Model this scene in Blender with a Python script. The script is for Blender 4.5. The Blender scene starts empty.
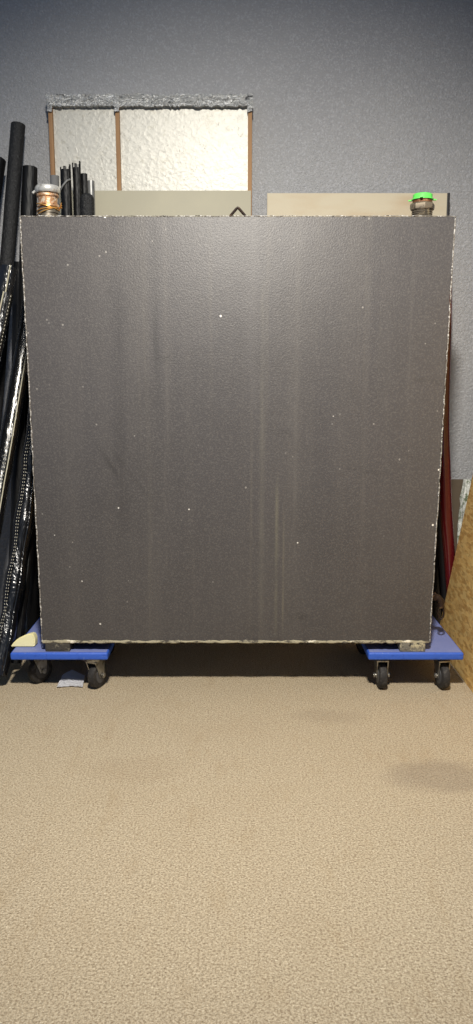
import bpy, bmesh, math, random
from mathutils import Vector, Matrix
random.seed(7)
PI = math.pi
S = bpy.context.scene
C = S.collection

# ------------------------------------------------------------------ camera
CAM_H = 1.034
PITCH = math.radians(10.1)
FPX = 769.0
cam_d = bpy.data.cameras.new('camera')
cam = bpy.data.objects.new('camera', cam_d); C.objects.link(cam)
cam.location = (0, 0, CAM_H)
cam.rotation_euler = (PI/2 - PITCH, 0, 0)
cam_d.sensor_fit = 'VERTICAL'; cam_d.sensor_height = 26.0
cam_d.lens = FPX / 1024 * 26.0
S.camera = cam

# ------------------------------------------------------------------ light
w = bpy.data.worlds.new('world'); S.world = w; w.use_nodes = True
bg = w.node_tree.nodes['Background']
bg.inputs[0].default_value = (0.44, 0.64, 1.0, 1); bg.inputs[1].default_value = 0.22

def spot(name, loc, target, power, color, size, blend, radius):
    d = bpy.data.lights.new(name, 'SPOT'); o = bpy.data.objects.new(name, d); C.objects.link(o)
    d.energy = power; d.color = color; d.spot_size = math.radians(size); d.spot_blend = blend
    d.shadow_soft_size = radius
    o.location = loc
    o.rotation_euler = (Vector(target) - Vector(loc)).to_track_quat('-Z', 'Y').to_euler()
    return o
spot('ceiling_lamp', (0.00, 0.38, 2.70), (0.02, 2.75, 0.10), 570, (1.0, 0.95, 0.86), 92, 1.0, 0.10)

S.view_settings.view_transform = 'Standard'; S.view_settings.look = 'None'
S.view_settings.gamma = 1; S.view_settings.use_curve_mapping = False
S.view_settings.exposure = 0.0

# ------------------------------------------------------------------ materials
def lin(c):
    return tuple(((v/255)/12.92 if v/255 <= .04045 else ((v/255+.055)/1.055)**2.4) for v in c) + (1,)

class Mat:
    def __init__(s, name, rgb, rough=.5, spec=.5, metal=0, coat=0):
        s.m = bpy.data.materials.new(name); s.m.use_nodes = True
        s.t = s.m.node_tree; s.n = s.t.nodes; s.b = s.n['Principled BSDF']
        s.b.inputs['Base Color'].default_value = lin(rgb)
        s.b.inputs['Roughness'].default_value = rough
        s.b.inputs['Specular IOR Level'].default_value = spec
        s.b.inputs['Metallic'].default_value = metal
        if coat: s.b.inputs['Coat Weight'].default_value = coat; s.b.inputs['Coat Roughness'].default_value = .16
        s.col = None; s.nrm = None
        s.rgb = lin(rgb)
        s.tc = s.n.new('ShaderNodeTexCoord')
    def link(s, a, b): s.t.links.new(a, b)
    def coords(s, scale=(1, 1, 1), rot=(0, 0, 0)):
        mp = s.n.new('ShaderNodeMapping'); mp.inputs['Scale'].default_value = scale; mp.inputs['Rotation'].default_value = rot
        s.link(s.tc.outputs['Object'], mp.inputs['Vector']); return mp.outputs[0]
    def noise(s, scale, detail=4, rough=.55, stretch=(1, 1, 1), rot=(0, 0, 0), dist=0):
        n = s.n.new('ShaderNodeTexNoise'); n.inputs['Scale'].default_value = scale
        n.inputs['Detail'].default_value = detail; n.inputs['Roughness'].default_value = rough
        n.inputs['Distortion'].default_value = dist
        s.link(s.coords(stretch, rot), n.inputs['Vector']); return n.outputs['Fac']
    def voro(s, scale, stretch=(1, 1, 1), out='Distance', rot=(0, 0, 0), rnd=1.0):
        n = s.n.new('ShaderNodeTexVoronoi'); n.inputs['Scale'].default_value = scale
        n.inputs['Randomness'].default_value = rnd
        s.link(s.coords(stretch, rot), n.inputs['Vector']); return n.outputs[out]
    def ramp(s, fac, a, b, va=0, vb=1):
        r = s.n.new('ShaderNodeMapRange'); r.inputs['From Min'].default_value = a; r.inputs['From Max'].default_value = b
        r.inputs['To Min'].default_value = va; r.inputs['To Max'].default_value = vb
        s.link(fac, r.inputs['Value']); return r.outputs[0]
    def math(s, op, a, b):
        n = s.n.new('ShaderNodeMath'); n.operation = op
        for i, v in enumerate((a, b)):
            if isinstance(v, (int, float)): n.inputs[i].default_value = v
            else: s.link(v, n.inputs[i])
        return n.outputs[0]
    def mix(s, fac, rgb):
        n = s.n.new('ShaderNodeMix'); n.data_type = 'RGBA'
        if s.col is None: n.inputs['A'].default_value = s.rgb
        else: s.link(s.col, n.inputs['A'])
        if isinstance(rgb, tuple): n.inputs['B'].default_value = lin(rgb)
        else: s.link(rgb, n.inputs['B'])
        s.link(fac, n.inputs['Factor']); s.col = n.outputs['Result']
        s.link(s.col, s.b.inputs['Base Color']); return s
    def bump(s, h, strength=.3, dist=.005):
        n = s.n.new('ShaderNodeBump'); n.inputs['Strength'].default_value = strength; n.inputs['Distance'].default_value = dist
        s.link(h, n.inputs['Height'])
        if s.nrm is not None: s.link(s.nrm, n.inputs['Normal'])
        s.nrm = n.outputs[0]; s.link(s.nrm, s.b.inputs['Normal']); return s
    def rough(s, v): s.link(v, s.b.inputs['Roughness']); return s

M = {}
# beige loop pile carpet with faint grey stains
m = Mat('carpet', (190, 175, 149), .95, .1)
m.mix(m.ramp(m.noise(210, 3, .75), .42, .64), (134, 118, 96))
m.mix(m.ramp(m.noise(260, 2, .7), .58, .72), (222, 210, 184))
m.mix(m.ramp(m.noise(2.2, 5, .6), .5, .75, 0, .20), (150, 128, 98))
m.mix(m.ramp(m.noise(14, 4, .6, (1, .35, 1)), .55, .8, 0, .30), (150, 126, 92))
def blot(m, cx, cy, rx, ry, rgb, amt):
    mp = m.n.new('ShaderNodeMapping'); mp.vector_type = 'POINT'
    mp.inputs['Location'].default_value = (-cx/rx, -cy/ry, 0); mp.inputs['Scale'].default_value = (1/rx, 1/ry, 0)
    m.link(m.tc.outputs['Object'], mp.inputs['Vector'])
    ln = m.n.new('ShaderNodeVectorMath'); ln.operation = 'LENGTH'; m.link(mp.outputs[0], ln.inputs[0])
    f = m.math('ADD', ln.outputs['Value'], m.ramp(m.noise(9, 4, .6), 0, 1, -.45, .45))
    m.mix(m.ramp(f, .55, 1.1, amt, 0), rgb)
blot(m, .53, 1.86, .16, .09, (112, 100, 90), .32)
blot(m, .28, 2.22, .12, .06, (120, 106, 92), .16)
blot(m, -.27, 1.9, .14, .08, (140, 118, 92), .14)
m.bump(m.voro(260), .6, .004); m.bump(m.noise(90, 3, .7), .3, .005)
M['carpet'] = m
# grey semi gloss orange peel wall paint
m = Mat('wall_paint', (144, 144, 146), .36, .5)
m.mix(m.ramp(m.noise(3, 4), .45, .7, 0, .25), (132, 133, 136))
m.mix(m.ramp(m.noise(1.1, 3, .5), .40, .62, 0, .35), (156, 156, 155))
m.mix(m.ramp(m.noise(170, 2, .6), .52, .66, 0, .8), (166, 166, 170)); m.bump(m.noise(150, 3, .6), .8, .006)
M['wall'] = m
m = Mat('right_wall_paint', (188, 188, 190), .45, .4); m.bump(m.noise(95, 3, .55), .6, .008); M['wall_right'] = m
# charcoal sheet with faint vertical drip marks and pale specks
m = Mat('charcoal_sheet', (74, 71, 71), .46, .42)
m.mix(m.ramp(m.noise(1, 4, .6, (9, 1, .35)), .45, .72, 0, .45), (88, 84, 81))
m.mix(m.ramp(m.noise(1, 5, .65, (34, 1, .5)), .58, .74, 0, .32), (98, 93, 86))
m.mix(m.ramp(m.noise(2.6, 5, .6), .46, .74, 0, .4), (60, 57, 56))
m.mix(m.ramp(m.noise(1, 6, .7, (5, 1, 11), (0, .7, 0)), .62, .70, 0, .35), (52, 50, 49))
m.mix(m.ramp(m.noise(180, 2, .75), .48, .66, 0, .5), (102, 98, 94))
spk = m.math('MULTIPLY', m.ramp(m.voro(30, (1, 0, 1)), .07, .11, 1, 0), m.ramp(m.noise(9, 2), .55, .62, 0, .7))
m.mix(spk, (150, 145, 138))
spk2 = m.math('MULTIPLY', m.ramp(m.voro(11, (1, 0, 1)), .026, .042, 1, 0), m.ramp(m.noise(6, 2), .44, .5))
m.mix(spk2, (235, 230, 220))
def vstreak(cx, hw, z0, z1, rgb, amt, slant=0):      # one drip mark running down the sheet
    sp = m.n.new('ShaderNodeSeparateXYZ'); m.link(m.tc.outputs['Object'], sp.inputs[0])
    dx = m.math('ADD', sp.outputs['X'], m.math('MULTIPLY', sp.outputs['Z'], slant))
    dx = m.math('ABSOLUTE', m.math('SUBTRACT', dx, cx), 0)
    f = m.math('MULTIPLY', m.ramp(dx, 0, hw, 1, 0), m.ramp(sp.outputs['Z'], z1, z1-.12))
    f = m.math('MULTIPLY', f, m.ramp(sp.outputs['Z'], z0, z0+.2))
    f = m.math('MULTIPLY', f, m.ramp(m.noise(30, 3, .6, (1, 1, .2)), .3, .65, 0, amt*.75))
    m.mix(f, rgb)
vstreak(-.245, .016, .75, 1.50, (52, 50, 50), .7); vstreak(-.215, .010, .60, 1.50, (104, 99, 94), .5)
vstreak(-.225, .008, .10, .70, (100, 95, 90), .5); vstreak(.080, .012, -.05, 1.2, (104, 100, 92), .6)
vstreak(.128, .008, -.05, .60, (112, 108, 94), .8); vstreak(.150, .005, -.05, .50, (116, 110, 96), .7)
vstreak(.185, .010, .2, 1.40, (98, 94, 90), .5); vstreak(.40, .010, .3, 1.45, (96, 92, 88), .5)
vstreak(.045, .03, .6, 1.45, (92, 89, 88), .5); vstreak(.53, .008, .7, 1.5, (98, 94, 90), .5)
vstreak(.10, .014, .34, .70, (50, 48, 47), .6, .75); vstreak(-.36, .03, .3, 1.2, (58, 55, 54), .5); vstreak(-.50, .02, .5, 1.1, (88, 84, 82), .5); vstreak(-.02, .016, .42, .75, (50, 48, 47), .6, .62); vstreak(.02, .012, .50, .80, (50, 48, 47), .5, .55)
m.bump(m.noise(210, 3, .6), .30, .003); m.bump(m.noise(3, 3), .12, .02)
M['sheet'] = m
m = Mat('chipped_edge', (120, 114, 106), .7, .3)
m.mix(m.ramp(m.noise(130, 3, .7), .50, .60), (206, 203, 198))
m.mix(m.ramp(m.noise(90, 3, .7), .57, .63), (50, 47, 44))
m.bump(m.noise(150, 3), .6, .004); M['chip'] = m
m = Mat('pale_seam', (156, 148, 124), .7, .3)
m.mix(m.ramp(m.noise(60, 4, .7, (.5, 1, 1)), .50, .62), (74, 68, 60)); m.mix(m.ramp(m.noise(25, 3, .7), .60, .66), (214, 206, 186))
m.bump(m.noise(120, 3), .6, .004); M['seam'] = m
m = Mat('foot_block', (112, 108, 98), .85, .2)
m.mix(m.ramp(m.noise(45, 4, .75), .5, .62), (174, 166, 138)); m.mix(m.ramp(m.noise(70, 3, .7), .58, .66), (50, 48, 46))
m.bump(m.noise(90, 4), .8, .006); M['block'] = m
m = Mat('dark_foot_block', (66, 63, 58), .85, .2)
m.mix(m.ramp(m.noise(60, 4, .75), .56, .66), (128, 122, 106)); m.bump(m.noise(90, 4), .8, .006); M['block_dark'] = m
# dolly
m = Mat('blue_deck', (48, 88, 182), .5, .45)
m.mix(m.ramp(m.noise(40, 4, .7), .55, .70, 0, .7), (28, 62, 150)); m.mix(m.ramp(m.noise(90, 3, .7), .66, .72, 0, .8), (150, 166, 200))
m.bump(m.noise(60, 3), .4, .004); M['blue'] = m
m = Mat('blue_grey_top', (112, 122, 172), .55, .5)
m.mix(m.ramp(m.noise(8, 4, .6), .5, .7, 0, .5), (132, 140, 184)); m.bump(m.noise(60, 3), .3, .003); M['blue_top'] = m
m = Mat('tyre_rubber', (40, 38, 37), .7, .35); m.mix(m.ramp(m.noise(70, 3, .7), .5, .68, 0, .6), (82, 78, 74)); M['rubber'] = m
M['hub'] = Mat('hub_plastic', (70, 70, 72), .5, .4)
m = Mat('zinc_steel', (176, 174, 168), .34, .5, .9); m.mix(m.ramp(m.noise(50, 3), .5, .7), (120, 116, 108)); M['zinc'] = m
# black plastic rolls
def plastic(name, rgb, rough, stretch, sc, st, coat=.5):
    m = Mat(name, rgb, rough, .6, 0, coat)
    m.bump(m.noise(sc, 4, .6, stretch, dist=.6), st, .02)
    return m
M['film'] = plastic('glossy_black_film', (13, 13, 14), .27, (1, 1, .16), 15, .6)
M['film_crinkled'] = plastic('crinkled_black_film', (15, 15, 17), .22, (1, 1, .34), 15, 1.0)
m = Mat('matte_black_foam', (26, 26, 27), .62, .4); m.mix(m.ramp(m.noise(160, 2, .7), .60, .70, 0, .6), (74, 74, 74)); m.bump(m.noise(110, 3, .7), .9, .006); M['foam'] = m
M['satin'] = m = plastic('satin_black_film', (11, 11, 12), .50, (1, 1, .2), 18, .4, .0)
m.b.inputs['Specular IOR Level'].default_value = .3
M['stitch'] = Mat('white_thread', (214, 208, 190), .6, .3)
M['bead'] = Mat('pale_piping', (176, 170, 148), .3, .5)
m = Mat('pale_metal_tube', (150, 150, 148), .42, .5, .55); m.mix(m.ramp(m.noise(40, 3, .6, (1, 1, .3)), .5, .7), (108, 108, 106)); M['grey_tube'] = m
M['cloth_grey'] = Mat('grey_sleeve', (112, 112, 112), .8, .2)
# foil panel
m = Mat('foil', (182, 180, 172), .44, .35, .2)
m.mix(m.ramp(m.noise(30, 5, .7), .56, .66, 0, .5), (160, 156, 142))
m.mix(m.ramp(m.noise(48, 5, .75, (1, 1, .7), dist=1.6), .60, .66, 0, .6), (96, 92, 84)); m.bump(m.noise(42, 5, .65, dist=.8), .22, .006); m.bump(m.voro(60, (1, 1, 1.3)), .12, .004); M['foil'] = m  # dark wrinkle lines: crease shade painted into the foil colour
m = Mat('foil_tape', (186, 186, 184), .34, .5, .45)
m.mix(m.ramp(m.noise(70, 4, .75, (.5, 1, 1.4), dist=.6), .56, .62), (250, 250, 248)); m.mix(m.ramp(m.noise(60, 4, .75, (.4, 1, 1.4), dist=.6), .57, .66), (96, 96, 96))  # white flecks and grey streaks paint the foil's sparkle into the colour
m.bump(m.noise(50, 5, .7, (.35, 1, 1.4), dist=1.0), .9, .012); M['tape'] = m
m = Mat('raw_wood', (152, 118, 84), .7, .25)
m.mix(m.ramp(m.noise(30, 4, .6, (1, 1, .08)), .45, .7), (122, 90, 62)); M['wood'] = m
m = Mat('beige_board', (162, 157, 138), .6, .3); m.mix(m.ramp(m.noise(6, 3), .45, .7, 0, .3), (178, 172, 148)); M['beige'] = m
m = Mat('tan_cardboard', (190, 180, 158), .75, .2)
m.mix(m.ramp(m.noise(3.5, 4, .5, (1, 1, 3)), .48, .66, 0, .6), (178, 156, 126)); M['tan'] = m
M['black'] = Mat('black_edging', (24, 22, 24), .5, .4)
m = Mat('brown_board', (88, 77, 64), .8, .2); m.mix(m.ramp(m.noise(12, 4), .5, .7, 0, .6), (72, 62, 51)); M['brown'] = m  # brown darkened to carry the shadow lying in the gap
# OSB
m = Mat('strand_board', (248, 206, 130), .68, .25)
for i, (sc, rot) in enumerate(((70, .5), (90, 1.5), (80, 2.5))):
    v = m.voro(sc, (1, .36, 1.3), 'Color', (rot, 0, 0))
    sep = m.n.new('ShaderNodeSeparateColor'); m.link(v, sep.inputs[0])
    if i == 0:
        m.mix(m.ramp(sep.outputs[0], 0, 1, 0, 1), (240, 206, 138)); m.mix(m.ramp(sep.outputs[1], .6, 1, 0, .6), (196, 144, 76))
    else:
        m.mix(m.ramp(sep.outputs[0], .60, .70, 0, .5), (232, 190, 120) if i == 1 else (180, 128, 64))
m.mix(m.ramp(m.noise(38, 4, .6, (1, .4, 1), (1, 0, 0)), .60, .72, 0, .6), (110, 70, 30))
m.bump(m.noise(40, 4, .6), .4, .006); M['osb'] = m
m = Mat('maroon_gloss', (84, 18, 22), .16, .6, 0, .8)
m.mix(m.ramp(m.noise(9, 3, .5, (1, 1, .2)), .5, .7, 0, .4), (50, 12, 22)); M['maroon'] = m
m = Mat('cream_foam', (232, 224, 176), .8, .2); m.bump(m.noise(60, 3), .3, .004); M['cream'] = m
m = Mat('white_paper', (222, 222, 226), .75, .2); m.bump(m.noise(40, 3), .3, .005); M['paper'] = m
m = Mat('clear_bag', (228, 230, 224), .22, .5, 0, .4); m.mix(m.ramp(m.noise(45, 4, .7), .50, .62), (120, 132, 106)); m.bump(m.noise(40, 4, .7), .9, .01)
m.b.inputs['Transmission Weight'].default_value = .25; M['bag'] = m
# fittings
m = Mat('chrome', (206, 204, 198), .3, .5, .55); m.mix(m.ramp(m.noise(60, 3), .52, .7), (132, 126, 118)); M['chrome'] = m
m = Mat('tarnished_brass', (190, 142, 100), .4, .5, .55); m.mix(m.ramp(m.noise(70, 4, .7), .48, .6), (236, 216, 190)); m.mix(m.ramp(m.noise(50, 3, .7), .60, .68), (96, 52, 28)); M['brass'] = m
m = Mat('bare_thread', (120, 112, 100), .45, .5, .7); m.mix(m.ramp(m.noise(80, 3), .5, .62), (176, 164, 140)); M['thread'] = m
m = Mat('rusty_pipe', (104, 66, 42), .6, .4, .4); m.mix(m.ramp(m.noise(80, 4, .7), .5, .62), (160, 118, 84)); M['rust'] = m
m = Mat('collar_metal', (142, 130, 112), .45, .5, .6); m.mix(m.ramp(m.noise(60, 3, .7), .5, .62), (74, 66, 58)); M['collar'] = m
M['green'] = Mat('green_plastic', (104, 222, 96), .4, .4)
M['wire'] = Mat('copper_wire', (200, 150, 80), .35, .5, .6)
m = Mat('dark_iron', (44, 32, 26), .5, .45, .4); m.mix(m.ramp(m.noise(60, 3, .7), .55, .65), (100, 76, 52)); M['iron'] = m
M['dark_red'] = Mat('dark_red_lever', (112, 24, 26), .4, .4)
M['slot'] = Mat('dark_recess', (12, 12, 12), .8, .2)

# ------------------------------------------------------------------ geometry
class MB:
    """collects shapes, links them as one mesh object"""
    def __init__(s): s.bm = bmesh.new()
    def box(s, x0, x1, y0, y1, z0, z1, bev=0, seg=2, mat=None):
        r = bmesh.ops.create_cube(s.bm, size=1)
        bmesh.ops.scale(s.bm, vec=(x1-x0, y1-y0, z1-z0), verts=r['verts'])
        bmesh.ops.translate(s.bm, vec=((x0+x1)/2, (y0+y1)/2, (z0+z1)/2), verts=r['verts'])
        vs = r['verts']
        if bev:
            es = list({e for v in vs for e in v.link_edges})
            q = bmesh.ops.bevel(s.bm, geom=es, offset=bev, segments=seg, affect='EDGES', profile=.6)
            vs = list({v for f in q['faces'] for v in f.verts} | {v for v in vs if v.is_valid})
        if mat is not None: bmesh.ops.transform(s.bm, matrix=mat, verts=vs)
        return s
    def tube(s, pts, rad, n=14, cap=True, flat=(1, 1), recess=0):
        pts = [Vector(p) for p in pts]
        if not hasattr(rad, '__len__'): rad = [rad]*len(pts)
        t0 = (pts[1]-pts[0]).normalized()
        up = Vector((0, 1, 0)) if abs(t0.y) < .9 else Vector((1, 0, 0))
        u = t0.cross(up).normalized(); rings = []
        for i, p in enumerate(pts):
            t = (pts[min(i+1, len(pts)-1)] - pts[max(i-1, 0)]).normalized()
            u = (u - t*u.dot(t)).normalized(); v = t.cross(u)
            rings.append([s.bm.verts.new(p + (u*math.cos(a)*flat[0] + v*math.sin(a)*flat[1])*rad[i])
                          for a in (2*PI*k/n for k in range(n))])
        for a, b in zip(rings, rings[1:]):
            for k in range(n):
                s.bm.faces.new((a[k], a[(k+1) % n], b[(k+1) % n], b[k]))
        if cap:
            s.bm.faces.new(rings[0][::-1])
            if recess:      # hollow open end
                t = (pts[-1]-pts[-2]).normalized(); top = rings[-1]; c = pts[-1]
                inn = [s.bm.verts.new(c + (x.co-c)*.72) for x in top]
                dn = [s.bm.verts.new(x.co - t*recess) for x in inn]
                for A, B in ((top, inn), (inn, dn)):
                    for k in range(n): s.bm.faces.new((A[k], A[(k+1) % n], B[(k+1) % n], B[k]))
                s.bm.faces.new(dn)
            else: s.bm.faces.new(rings[-1])
        return s
    def lathe(s, prof, c=(0, 0, 0), n=28, mat=None):
        vs = []; rings = []
        for r, z in prof:
            ring = [s.bm.verts.new((c[0]+r*math.cos(2*PI*k/n), c[1]+r*math.sin(2*PI*k/n), c[2]+z)) for k in range(n)]
            rings.append(ring); vs += ring
        for a, b in zip(rings, rings[1:]):
            for k in range(n): s.bm.faces.new((a[k], a[(k+1) % n], b[(k+1) % n], b[k]))
        s.bm.faces.new(rings[0][::-1]); s.bm.faces.new(rings[-1])
        if mat is not None: bmesh.ops.transform(s.bm, matrix=mat, verts=vs)
        return s
    def build(s, name, mat, parent=None, smooth=True, loc=None):
        me = bpy.data.meshes.new(name)
        bmesh.ops.recalc_face_normals(s.bm, faces=s.bm.faces)
        if loc is not None: bmesh.ops.translate(s.bm, vec=-Vector(loc), verts=s.bm.verts)
        s.bm.to_mesh(me); s.bm.free()
        o = bpy.data.objects.new(name, me); C.objects.link(o)
        me.materials.append(mat.m if isinstance(mat, Mat) else mat)
        if smooth:
            for p in me.polygons: p.use_smooth = True
            try: me.set_sharp_from_angle(angle=math.radians(38))
            except Exception: pass
        if loc is not None: o.location = loc
        if parent: o.parent = parent
        return o

def tag(o, label=None, cat=None, group=None, kind=None):
    if label: o['label'] = label
    if cat: o['category'] = cat
    if group: o['group'] = group
    if kind: o['kind'] = kind
    return o
def thing(name, loc, label, cat, group=None):
    o = bpy.data.objects.new(name, None); C.objects.link(o); o.location = loc; o.empty_display_size = .05
    return tag(o, label, cat, group)
def R(axis, deg): return Matrix.Rotation(math.radians(deg), 4, axis)
def T(*v): return Matrix.Translation(v)

# ------------------------------------------------------------------ setting
WALL_Y = 3.05; WALL_X = 1.03
b = MB(); b.box(-2.6, WALL_X+.1, -2.2, WALL_Y+.1, -.08, 0); tag(b.build('floor', M['carpet'], smooth=False), kind='structure')
b = MB(); b.box(-2.6, WALL_X+.1, WALL_Y, WALL_Y+.1, 0, 3.0); tag(b.build('wall_back', M['wall'], smooth=False), kind='structure')
b = MB(); b.box(WALL_X, WALL_X+.1, 1.6, WALL_Y, 0, 3.0); tag(b.build('wall_right', M['wall_right'], smooth=False), kind='structure')

# ------------------------------------------------------------------ the tank
TY0, TY1 = 2.40, 2.58
TX0, TX1 = -.641, .648
TZ0, TZ1 = .176, 1.497
tank = thing('tank', (0, 2.49, TZ0-.026),
             'large square dark charcoal slab tank standing upright across two blue dollies', 'tank')
def part(mb, name, mat, parent, smooth=True):
    """a child mesh built in world coordinates"""
    base = parent; off = Vector((0, 0, 0))
    while base: off += base.location; base = base.parent
    bmesh.ops.translate(mb.bm, vec=-off, verts=mb.bm.verts)
    return mb.build(name, mat, parent, smooth)
# front sheet as a fine, slightly uneven slab
b = MB(); b.box(TX0, TX1, TY0, TY1, TZ0, TZ1, .004)
BX0, BX1 = -.633, .630       # the slab is a touch narrower at its foot
for v in b.bm.verts:
    k = (TZ1-v.co.z)/(TZ1-TZ0); v.co.x += k*((BX0-TX0) if v.co.x < 0 else (BX1-TX1))
part(b, 'body', M['sheet'], tank)
# chipped rim around the front edge
def rim(p, q, name, mat, r0):
    p, q = Vector(p), Vector(q); L = (q-p).length; k = int(L/.012)
    pts = []; rad = []
    for i in range(k+1):
        pts.append(p.lerp(q, i/k) + Vector((random.uniform(-1, 1), 0, random.uniform(-1, 1)))*.0010)
        rad.append(r0*random.uniform(.6, 1.3))
    bb = MB(); bb.tube(pts, rad, 7); return part(bb, name, mat, tank)
e = .0012
tag(rim((BX0-e, TY0, TZ0), (TX0-e, TY0, TZ1), 'edge_bead', M['chip'], .0021), 'chipped pale flecked left edge')
tag(rim((BX1+e, TY0, TZ0), (TX1+e, TY0, TZ1), 'edge_bead', M['chip'], .0021), 'chipped pale flecked right edge')
tag(rim((TX0, TY0, TZ1+e), (TX1, TY0, TZ1+e), 'edge_bead', M['chip'], .0014), 'speckled top edge')
tag(rim((BX0, TY0-.001, TZ0), (BX1, TY0-.001, TZ0), 'edge_bead', M['seam'], .0050), 'pale rough seam along the bottom edge')
DZ = .143
def foot(x0, x1, y0, y1, mat, lab=None):
    bb = MB(); bb.box(x0, x1, y0, y1, DZ+.0005, TZ0-.001, .003)
    o = part(bb, 'foot', mat, tank)
    if lab: tag(o, lab)
foot(-.625, -.545, TY0-.004, TY0+.07, M['block_dark']); foot(.534, .617, TY0-.006, TY0+.07, M['block'], 'pale crumbling foot block')
foot(-.625, -.545, TY1-.07, TY1, M['block_dark']); foot(.534, .617, TY1-.07, TY1, M['block'])

# left pipe fitting: threaded neck, brass union, chrome cap, wire ties
fx, fy, fz = -.574, 2.47, TZ1+.010
b = MB(); b.lathe([(.028, -.014), (.028, .010), (.031, .012), (.031, .022), (.029, .024), (.029, .030)], (fx, fy, fz))
lf = part(b, 'pipe_fitting', M['thread'], tank); tag(lf, 'left pipe fitting with a chrome cap')
b = MB(); b.lathe([(.026, .026), (.033, .030), (.033, .037), (.028, .040), (.029, .056), (.033, .060), (.033, .066), (.024, .070)], (fx, fy, fz))
part(b, 'union_nut', M['brass'], lf)
b = MB(); b.lathe([(.026, .068), (.035, .070), (.0375, .074), (.0375, .084), (.034, .090), (.020, .0935), (.004, .094)], (fx, fy, fz), 32)
b.tube([(fx-.036, fy, fz+.078), (fx-.045, fy-.004, fz+.070)], .004, 8)
part(b, 'cap', M['chrome'], lf)
for k, (tl, h) in enumerate(((.16, .022), (-.28, .030), (.34, .016))):
    b = MB(); pts = []
    for i in range(25):
        a = 2*PI*i/24; pts.append((fx+.0335*math.cos(a), fy+.0335*math.sin(a), fz+h+tl*.033*math.cos(a)))
    pts.append((fx+.044, fy-.014, fz+h+.010))
    b.tube(pts, .0017, 6); part(b, 'wire_tie', M['wire'], lf)
# right pipe fitting: rusty neck, metal collar, green cap
fx = .566; fz -= .005
b = MB(); prof = [(.030, -.014)]
for i in range(6): prof += [(.032, .003+i*.0055), (.0295, .0058+i*.0055)]
prof += [(.029, .038), (.028, .044), (.026, .062)]
b.lathe(prof, (fx, fy, fz)); rf = part(b, 'pipe_fitting', M['thread'], tank); tag(rf, 'right pipe fitting with a green cap')
b = MB(); b.lathe([(.0285, .045), (.0300, .047), (.0290, .056), (.0270, .0565)], (fx, fy, fz)); part(b, 'rusty_ring', M['rust'], rf)
b = MB(); b.lathe([(.031, .024), (.036, .027), (.0375, .032), (.0375, .042), (.034, .046), (.029, .047)], (fx, fy, fz), 8)
part(b, 'collar', M['collar'], rf)
b = MB(); b.lathe([(.027, .056), (.033, .056), (.033, .0585), (.029, .060), (.0295, .0705), (.026, .073), (.005, .0735)], (fx, fy, fz), 30)
for a in (2.6, .15, 4.4): b.box(-.006, .006, -.004, .004, -.0015, .0015, mat=T(fx+.037*math.cos(a), fy+.037*math.sin(a), fz+.058) @ R('Z', math.degrees(a)))
part(b, 'cap', M['green'], rf)
# bent bar lug in the middle of the top edge
b = MB(); lx = .004; lz = TZ1+.010
b.tube([(lx-.028, 2.46, lz-.012), (lx-.022, 2.46, lz+.004), (lx-.004, 2.46, lz+.024), (lx, 2.46, lz+.027), (lx+.004, 2.46, lz+.024), (lx+.022, 2.46, lz+.004), (lx+.028, 2.46, lz-.012)], .0042, 8)
tag(part(b, 'lifting_lug', M['iron'], tank), 'small dark bent bar')
# drain valve on the right side
vx, vy, vz = .632, 2.50, .300
b = MB(); b.tube([(vx-.002, vy, vz), (vx+.010, vy, vz)], .018, 12); b.tube([(vx+.005, vy, vz), (vx+.030, vy, vz), (vx+.046, vy, vz-.004), (vx+.056, vy, vz-.016), (vx+.058, vy, vz-.038)], [.011, .011, .012, .012, .013], 12)
b.box(vx+.024, vx+.040, vy-.012, vy+.012, vz-.012, vz+.012, .003)
vv = part(b, 'drain_valve', M['iron'], tank)
b = MB(); b.box(vx+.006, vx+.018, vy-.026, vy-.019, vz-.080, vz+.008, .003); b.tube([(vx+.012, vy-.022, vz), (vx+.012, vy, vz)], .005, 8)
part(b, 'lever', M['dark_red'], vv)
b = MB(); b.tube([(vx+.058+.012*math.sin(a)*.8, vy-.005, vz-.056+.022*math.cos(a)) for a in [PI*1.7*i/16 for i in range(17)]], .0035, 8)
part(b, 'hose_hook', M['iron'], vv)

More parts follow.
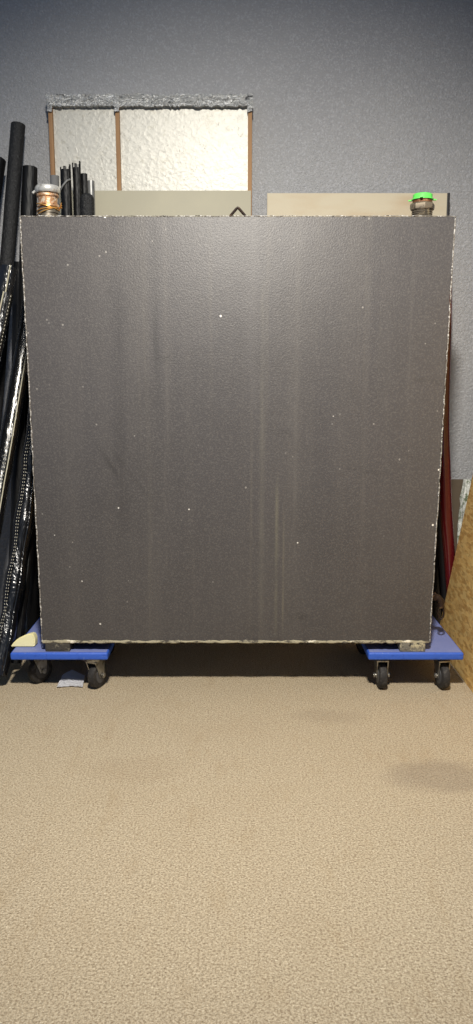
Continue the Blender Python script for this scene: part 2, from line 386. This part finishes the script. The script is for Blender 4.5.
# ------------------------------------------------------------------ dollies
DY0, DY1 = 2.385, 2.80
def make_dolly(name, x0, x1, label, yaw, dark_top=False):
    cx = (x0+x1)/2; cy = (DY0+DY1)/2
    root = thing(name, (cx, cy, 0), label, 'dolly', 'blue dollies under the tank')
    w2 = (x1-x0)/2; d2 = (DY1-DY0)/2
    b = MB(); b.box(-w2, w2, -d2, d2, .118, .1422, .006, 3)
    deck = b.build('deck', M['blue'], root)
    b = MB(); b.box(-w2+.005, w2-.005, -d2+.007, d2-.005, .1420, .1429)
    b.build('top_sheet', M['blue_top'], deck, False)
    k = 0
    for sx in (-1, 1):
        for sy in (-1, 1):
            a, ins = yaw[k]; k += 1; px, py = sx*(w2-.055), sy*(d2-ins)
            Q = T(px, py, 0) @ R('Z', a)
            off = .022
            fk = MB()
            fk.box(-.030, .030, -.026, .026, .1115, .1178, .001, mat=Q)
            fk.lathe([(.020, .101), (.024, .104), (.024, .109), (.020, .1115)], n=20, mat=Q)
            fk.box(-.020, .020, -.016, .040, .0965, .1015, .001, mat=Q)
            for s in (-1, 1):       # cheek plates, wide above and narrow at the axle
                vs = [(s*.019, -.016, .0995), (s*.019, .040, .0995), (s*.019, off+.012, .040), (s*.019, off-.012, .040)]
                lo = [fk.bm.verts.new(Q @ Vector(v)) for v in vs]
                hi = [fk.bm.verts.new(Q @ Vector((v[0]-s*.003, v[1], v[2]))) for v in vs]
                fk.bm.faces.new(lo); fk.bm.faces.new(hi[::-1])
                for i in range(4): fk.bm.faces.new((lo[i], lo[(i+1) % 4], hi[(i+1) % 4], hi[i]))
            fk.tube([Q @ Vector((-.027, off, .0455)), Q @ Vector((.027, off, .0455))], .0045, 10)
            fk.tube([Q @ Vector((-.026, off, .0455)), Q @ Vector((-.022, off, .0455))], .009, 6)
            fk.tube([Q @ Vector((.022, off, .0455)), Q @ Vector((.026, off, .0455))], .009, 6)
            for ax in (-1, 1):
                for ay in (-1, 1): fk.lathe([(.005, .108), (.005, .1115)], (ax*.023, ay*.019, 0), 6, mat=Q)
            c = fk.build('caster', M['zinc'], root)
            W = Q @ T(0, off, .0455) @ R('Y', 90)
            wl = MB()
            wl.lathe([(.030, -.0135), (.040, -.0130), (.0435, -.010), (.0445, -.004), (.0450, 0), (.0445, .004), (.0435, .010), (.040, .0130), (.030, .0135)], n=36, mat=W)
            wh = wl.build('wheel', M['rubber'], c)
            hb = MB(); hb.lathe([(.010, -.0155), (.027, -.0145), (.028, -.012), (.028, .012), (.027, .0145), (.010, .0155)], n=24, mat=W)
            # hub belongs to the caster as its own sub-part
            hb.build('wheel_hub', M['hub'], c)
    return root
make_dolly('dolly', -.738, -.420, 'blue flat dolly on casters under the left end of the tank', ((-38, .085), (12, .06), (-22, .040), (40, .06)))
make_dolly('dolly', .430, .741, 'blue flat dolly on casters under the right end of the tank', ((181, .078), (20, .06), (186, .074), (120, .06)))

# ------------------------------------------------------------------ boards behind the tank
fr = thing('framed_foil_panel', (-.315, 3.01, 0), 'tall wood framed panel of silver foil against the grey wall', 'panel')
FX0, FX1, FZ = -.680, .056, 2.027
b = MB(); b.box(FX0+.010, FX1-.010, 3.003, 3.022, .012, FZ-.012); part(b, 'foil_sheet', M['foil'], fr, False)
for x in (FX0+.007, FX0+.249, FX1-.007):
    b = MB(); b.box(x-.0075, x+.0075, 2.988, 3.026, .001, FZ-.008, .001); part(b, 'wooden_batten', M['wood'], fr)
# crumpled foil tape folded over the top rail
b = MB(); n = 120
def strip(zs, y0, amp, x0, x1):
    rows = []
    for z in zs:
        row = []
        for i in range(n+1):
            x = x0+(x1-x0)*i/n
            row.append(b.bm.verts.new((x, y0+random.uniform(-amp, amp), z+random.uniform(-amp, amp)*1.2)))
        rows.append(row)
    for A, B in zip(rows, rows[1:]):
        for i in range(n): b.bm.faces.new((A[i], A[i+1], B[i+1], B[i]))
    return rows
f1 = strip([FZ-.040, FZ-.035, FZ-.030, FZ-.025, FZ-.020, FZ-.015, FZ-.010, FZ-.005, FZ], 2.982, .0030, FX0-.003, FX1+.003)
f2 = strip([FZ+.001, FZ-.010, FZ-.020, FZ-.030, FZ-.040], 3.030, .0015, FX0-.003, FX1+.003)
for i in range(n): b.bm.faces.new((f1[-1][i], f1[-1][i+1], f2[0][i+1], f2[0][i])); b.bm.faces.new((f1[0][i+1], f1[0][i], f2[-1][i], f2[-1][i+1]))
part(b, 'foil_tape', M['tape'], fr, False)
for x in (FX0+.007, FX0+.249, FX1-.007):        # folded tape lumps where the battens meet the top
    b = MB(); pts = [(x+random.uniform(-.002, .002), 2.981, FZ-.058+i*.008) for i in range(8)]
    b.tube(pts, [.006+random.uniform(0, .004) for _ in pts], 7, flat=(1.3, .35)); part(b, 'tape_fold', M['tape'], fr, False)
b = MB(); b.box(FX0+.015, FX1-.015, 2.9855, 2.9885, FZ-.0175, FZ-.0150); part(b, 'seam_gap', M['slot'], fr, False)

def leaning_board(name, x0, x1, z1, yb, yt, th, mat, label, cat, edge=None):
    root = thing(name, ((x0+x1)/2, yb, 0), label, cat)
    ang = math.degrees(math.atan2(yt-yb, z1))
    Q = R('X', -ang)
    b = MB(); b.box(-(x1-x0)/2, (x1-x0)/2, 0, th, .001, z1, .0012, mat=Q)
    b.build('sheet', mat, root)
    if edge:
        b = MB(); b.box((x1-x0)/2+.0002, (x1-x0)/2+edge, -.001, th+.003, .001, z1+.001, .001, mat=Q)
        b.build('edge_strip', M['black'], root)
    return root
leaning_board('flat_board', -.672, .053, 1.697, 2.945, 2.968, .012, M['beige'], 'plain beige board leaning on the foil panel, behind the left half of tank', 'board')
leaning_board('cardboard_sheet', .113, .776, 1.694, 2.940, 2.992, .012, M['tan'], 'tan cardboard sheet with dark right edge behind the right half of tank', 'cardboard', .010)
leaning_board('low_board', .30, .930, .625, 3.020, 3.034, .012, M['brown'], 'low brown board leaning on the wall in the gap right of the tank', 'board')

# ------------------------------------------------------------------ strand board leaning on the right
ob = thing('strand_board_sheet', (.780, 2.45, 0), 'golden strand board sheet leaning at the right edge beside the dolly', 'board')
ang = 9.35
b = MB(); b.box(0, .015, -.70, .425, .001, 1.42, .001, mat=R('Y', ang)); b.build('sheet', M['osb'], ob)

# glossy maroon curved board in the corner behind it
def topz(py, y): return CAM_H + math.tan(math.atan((512-py)/FPX) - PITCH)*y
def topx(px, py, y): return (px-236.5)/FPX*(y*math.cos(PITCH)+(CAM_H-topz(py, y))*math.sin(PITCH))
def smooth(knots, n):
    out = []; K = [Vector(k) for k in knots]
    for i in range(len(K)-1):
        a, b_, c, d = K[max(i-1, 0)], K[i], K[i+1], K[min(i+2, len(K)-1)]
        for k in range(n):
            t = k/n; out.append(.5*((2*b_) + (c-a)*t + (2*a-5*b_+4*c-d)*t*t + (3*b_-a-3*c+d)*t**3))
    return out + [K[-1]]
MY = 2.915
mk = [(.764, MY, 1.50), (.774, MY, 1.24), (.775, MY, 1.05), (.779, MY, .85), (.790, MY, .70), (.806, MY, .52), (.828, MY, .34), (.846, MY, .17), (.858, MY, .02)]
pts = smooth(mk, 6)
b = MB(); b.tube(pts, [.012+.013*math.sin(PI*(.08+.84*i/(len(pts)-1))) for i in range(len(pts))], 20, flat=(1.0, .8))
mo = b.build('curved_strip', M['maroon'], None, loc=(.858, MY, 0))
tag(mo, 'glossy maroon bowed strip standing in the gap right of the tank', 'strip')
b = MB(); b.tube([p + Vector((-.024-.002*(i/len(pts)), .012, 0)) for i, p in enumerate(pts)], .013, 12)
o = b.build('black_backing', M['black'], None, loc=(.858, MY, 0)); o.location = (0, 0, 0); o.parent = mo; tag(o, 'black back edge added to darken the gap')  # black tube added to darken the gap left of the strip

# crumpled clear bag
b = MB(); rings = []; nn = 26
for i in range(27):
    t = i/26; z = .004+.63*t; r = .050*(1-.55*t)*(.9+.2*math.sin(9*t)); ring = []
    for k in range(nn):
        a = 2*PI*k/nn; q = r*(1+.22*math.sin(5*a+8*t)+random.uniform(-.14, .14))
        ring.append(b.bm.verts.new((.884+.022*t+q*math.cos(a)*.78, 2.975+q*math.sin(a)*.72, z)))
    rings.append(ring)
for A, B in zip(rings, rings[1:]):
    for k in range(nn): b.bm.faces.new((A[k], A[(k+1) % nn], B[(k+1) % nn], B[k]))
b.bm.faces.new(rings[0][::-1]); b.bm.faces.new(rings[-1])
tag(b.build('plastic_bag', M['bag'], None, loc=(.884, 2.975, 0)), 'crumpled pale plastic bag stuffed behind the strand board', 'bag')

# ------------------------------------------------------------------ rolls at the left
def wander(p, q, sag, n=26, amp=.0):
    p, q = Vector(p), Vector(q); s = Vector(sag); out = []
    for i in range(n+1):
        t = i/n; out.append(p.lerp(q, t) + s*4*t*(1-t) + Vector((math.sin(7*t+p.x*40), math.cos(6*t+p.y*30), 0))*amp)
    return out
ROLLS = []
def roll(name, p, q, r, mat, label, cat, group=None, sag=(0, 0, 0), lump=.06, recess=.02, stitch=None, bead=None, seam=True):
    pts = wander(p, q, sag)
    rad = [r*(1+lump*(math.sin(11*i/26*PI+p[0]*50)*.5+random.uniform(-.5, .5))) for i in range(len(pts))]
    b = MB(); b.tube(pts, rad, 22, recess=recess)
    base = Vector((p[0], p[1], 0))
    o = b.build(name, mat, None, loc=base); tag(o, label, cat, group)
    ROLLS.append((pts, r, label))
    fw = Vector((.25, -1, .1)).normalized()
    def along(off_a, hgt):
        out = []
        for i, c in enumerate(pts):
            t = (pts[min(i+1, 26)]-pts[max(i-1, 0)]).normalized()
            u = (fw - t*fw.dot(t)).normalized(); v = t.cross(u)
            out.append(c + (u*math.cos(off_a)+v*math.sin(off_a))*(rad[i]+hgt) - base)
        return out
    if seam:     # the loose outer edge of the sheet, lapped along the roll
        b = MB(); b.tube(along(seam if seam is not True else .5, -.0005), .0032, 6); b.build('lapped_edge', mat, o)
    if bead is not None:
        b = MB(); b.tube(along(bead, .0005), .0024, 6); tag(b.build('piping', M['bead'], o), 'pale piping along the roll')
    if stitch is not None:
        b = MB()
        for a0 in (stitch, stitch+.24):
            path = along(a0, .0006)
            for c, d in zip(path, path[1:]):
                m_ = 4
                for j in range(m_):
                    b.tube([c.lerp(d, (j+.2)/m_), c.lerp(d, (j+.58)/m_)], .0008, 5)
        tag(b.build('stitching', M['stitch'], o), 'two rows of white stitches')
    return o
G = None
roll('insulation_roll', (-.945, 2.640, .025), (-.790, 2.985, 1.925), .0255, M['foam'], 'tallest matte black foam roll at the left, standing above the rest', 'roll', lump=.03, seam=False)
roll('plastic_roll', (-1.070, 2.500, .03), (-.866, 2.962, 1.80), .031, M['satin'], 'black roll cut by the left frame edge, left of the tallest roll', 'roll')
roll('plastic_roll', (-.850, 2.800, .03), (-.749, 2.967, 1.775), .0275, M['satin'], 'black roll with rounded top, right of the tallest, beside the chrome cap', 'roll')
roll('plastic_roll', (-.797, 2.435, .045), (-.690, 2.835, 1.18), .032, M['film_crinkled'], 'crinkled black roll ending on the carpet left of the dolly', 'roll', sag=(0, .03, -.05), lump=.16, stitch=-.75)
roll('plastic_roll', (-.878, 2.312, .03), (-.722, 2.845, 1.36), .029, M['film'], 'glossy black roll with white stitches, second in from the left dolly', 'roll', sag=(0, .01, -.02), stitch=-.1, bead=.45)
roll('plastic_roll', (-.965, 2.300, .03), (-.795, 2.79, 1.40), .030, M['film_crinkled'], 'wrinkled shiny black roll behind the stitched one at the left', 'roll', lump=.12, bead=.2)
roll('plastic_roll', (-.965, 2.180, .03), (-.780, 2.69, 1.30), .026, M['film'], 'slim shiny black roll with pale piping, foremost at the left frame edge', 'roll', stitch=.5, bead=-.3)
roll('plastic_roll', (-.790, 2.890, .03), (-.735, 3.005, 1.30), .032, M['satin'], 'dull black roll in the shade just behind the left edge of tank', 'roll')
roll('plastic_roll', (-.880, 2.965, .03), (-.815, 3.015, 1.45), .028, M['satin'], 'dull black roll against the back wall behind the other rolls', 'roll')
roll('plastic_roll', (-.790, 2.590, .03), (-.708, 2.925, 1.05), .025, M['satin'], 'dull black roll added to darken the floor between the crinkled roll and the tank', 'roll')  # roll added to keep a lit patch of carpet by the dolly dark
# strap end hanging from the foremost roll bundle
b = MB(); b.tube([(-.800, 2.452, .170), (-.803, 2.440, .140), (-.799, 2.428, .105), (-.796, 2.420, .075)], [.003, .005, .006, .004], 8, flat=(1, .4))
o = b.build('strap', M['cream'], None)
o.parent = bpy.data.objects['plastic_roll.002']; o.location = -Vector(o.parent.location); tag(o, 'short cream strap end')

# tubes whose tops show between the chrome cap and the beige board
def standing(name, px0, x0, y0, x1, y1, z1, r, mat, label, cat, **k):
    return roll(name, (x0, y0, .002+r*.2), (x1, y1, z1), r, mat, label, cat, **k)
for (px, py, y, r, mk, nm, lab, cat, kw) in (
    (54.5, 176, 2.905, .0145, 'cloth_grey', 'grey_sleeve', 'dull grey sleeve just behind the chrome capped fitting', 'tube', dict(lump=.10, seam=False)),
    (65.5, 170, 2.846, .0185, 'satin', 'black_tube', 'split black tube next right of the chrome capped fitting', 'tube', dict(recess=.03, seam=True)),
    (76.5, 168, 2.872, .0145, 'satin', 'black_tube', 'tallest of the thin black tubes behind the top left of tank', 'tube', dict(recess=.03)),
    (84.0, 174, 2.897, .0115, 'satin', 'black_tube', 'short curled black tube left of the pale metal pipe', 'tube', dict(recess=.02)),
    (91.0, 181, 2.928, .0125, 'grey_tube', 'metal_pipe', 'pale grey metal pipe rising behind the top left of tank', 'pipe', dict(lump=.0, seam=False)),
    (87.0, 199, 2.840, .0245, 'foam', 'black_roll', 'stubby black roll with round top in front of the grey pipe', 'roll', dict(recess=0, lump=.05))):
    x, z = topx(px, py, y), topz(py, y)
    o = roll(nm, (x-.004, y-.004, .004), (x, y, z), r, M[mk], lab, cat, **kw)
    if px == 87.0:      # domed end
        d = MB(); d.lathe([(r*1.0, -.004), (r*.97, .004), (r*.8, .012), (r*.45, .018), (.002, .020)], (x-(x-.004), y-(y-.004), z)); d.build('domed_end', M['foam'], o)
    if px in (65.5, 76.5):     # ragged lip of the cut tube
        d = MB()
        for k in range(5):
            a = -2.6+k*1.15; hgt = .006+.016*random.random()
            d.box(-.0045, .0045, -.0012, .0012, -.006, hgt, .0008, mat=T(.004+r*.93*math.cos(a), .004+r*.93*math.sin(a), z) @ R('Z', math.degrees(a)+90))
        d.build('torn_lip', M['satin'], o)
    if px == 65.5:
        d = MB(); d.tube([(.004-.019, -.012, z-.072), (.004-.006, -.0195, z-.056), (.004+.008, -.0185, z-.040), (.004+.018, -.010, z-.034)], .0034, 8)
        tag(d.build('tie_band', M['grey_tube'], o), 'pale slanted tie')

# ------------------------------------------------------------------ small stuff
# cream foam wedge on the left dolly
b = MB(); outline = [(-.062, 0), (-.055, .012), (-.036, .030), (-.010, .043), (.012, .048), (.020, .036), (.021, .012), (.018, 0)]
lo = [b.bm.verts.new((x, -.010, z)) for x, z in outline]; hi = [b.bm.verts.new((x*.9+.004, .022, z*.9)) for x, z in outline]
b.bm.faces.new(lo); b.bm.faces.new(hi[::-1])
for i in range(len(lo)): b.bm.faces.new((lo[i], lo[(i+1) % len(lo)], hi[(i+1) % len(lo)], hi[i]))
bmesh.ops.bevel(b.bm, geom=b.bm.edges[:], offset=.003, segments=2, affect='EDGES')
o = b.build('foam_wedge', M['cream']); o.location = (-.690, 2.448, DZ+.0005)
tag(o, 'cream foam scrap lying on the left dolly beside the tank foot', 'foam')
# white paper on the carpet by the caster
b = MB(); nx, ny = 10, 6; g = [[None]*(ny+1) for _ in range(nx+1)]
for i in range(nx+1):
    for j in range(ny+1):
        u, v = i/nx, j/ny
        g[i][j] = b.bm.verts.new((-.036+.075*u+.012*(1-v)*(u-.5), -.04+.07*v+.01*math.sin(3*u), .004+.030*v*(1-abs(u-.4))+random.uniform(0, .003)))
for i in range(nx):
    for j in range(ny): b.bm.faces.new((g[i][j], g[i+1][j], g[i+1][j+1], g[i][j+1]))
r = bmesh.ops.solidify(b.bm, geom=b.bm.faces[:], thickness=.0015)
o = b.build('paper_scrap', M['paper']); o.location = (-.560, 2.470, 0)
tag(o, 'crumpled white paper on the carpet by the left dolly caster', 'paper')
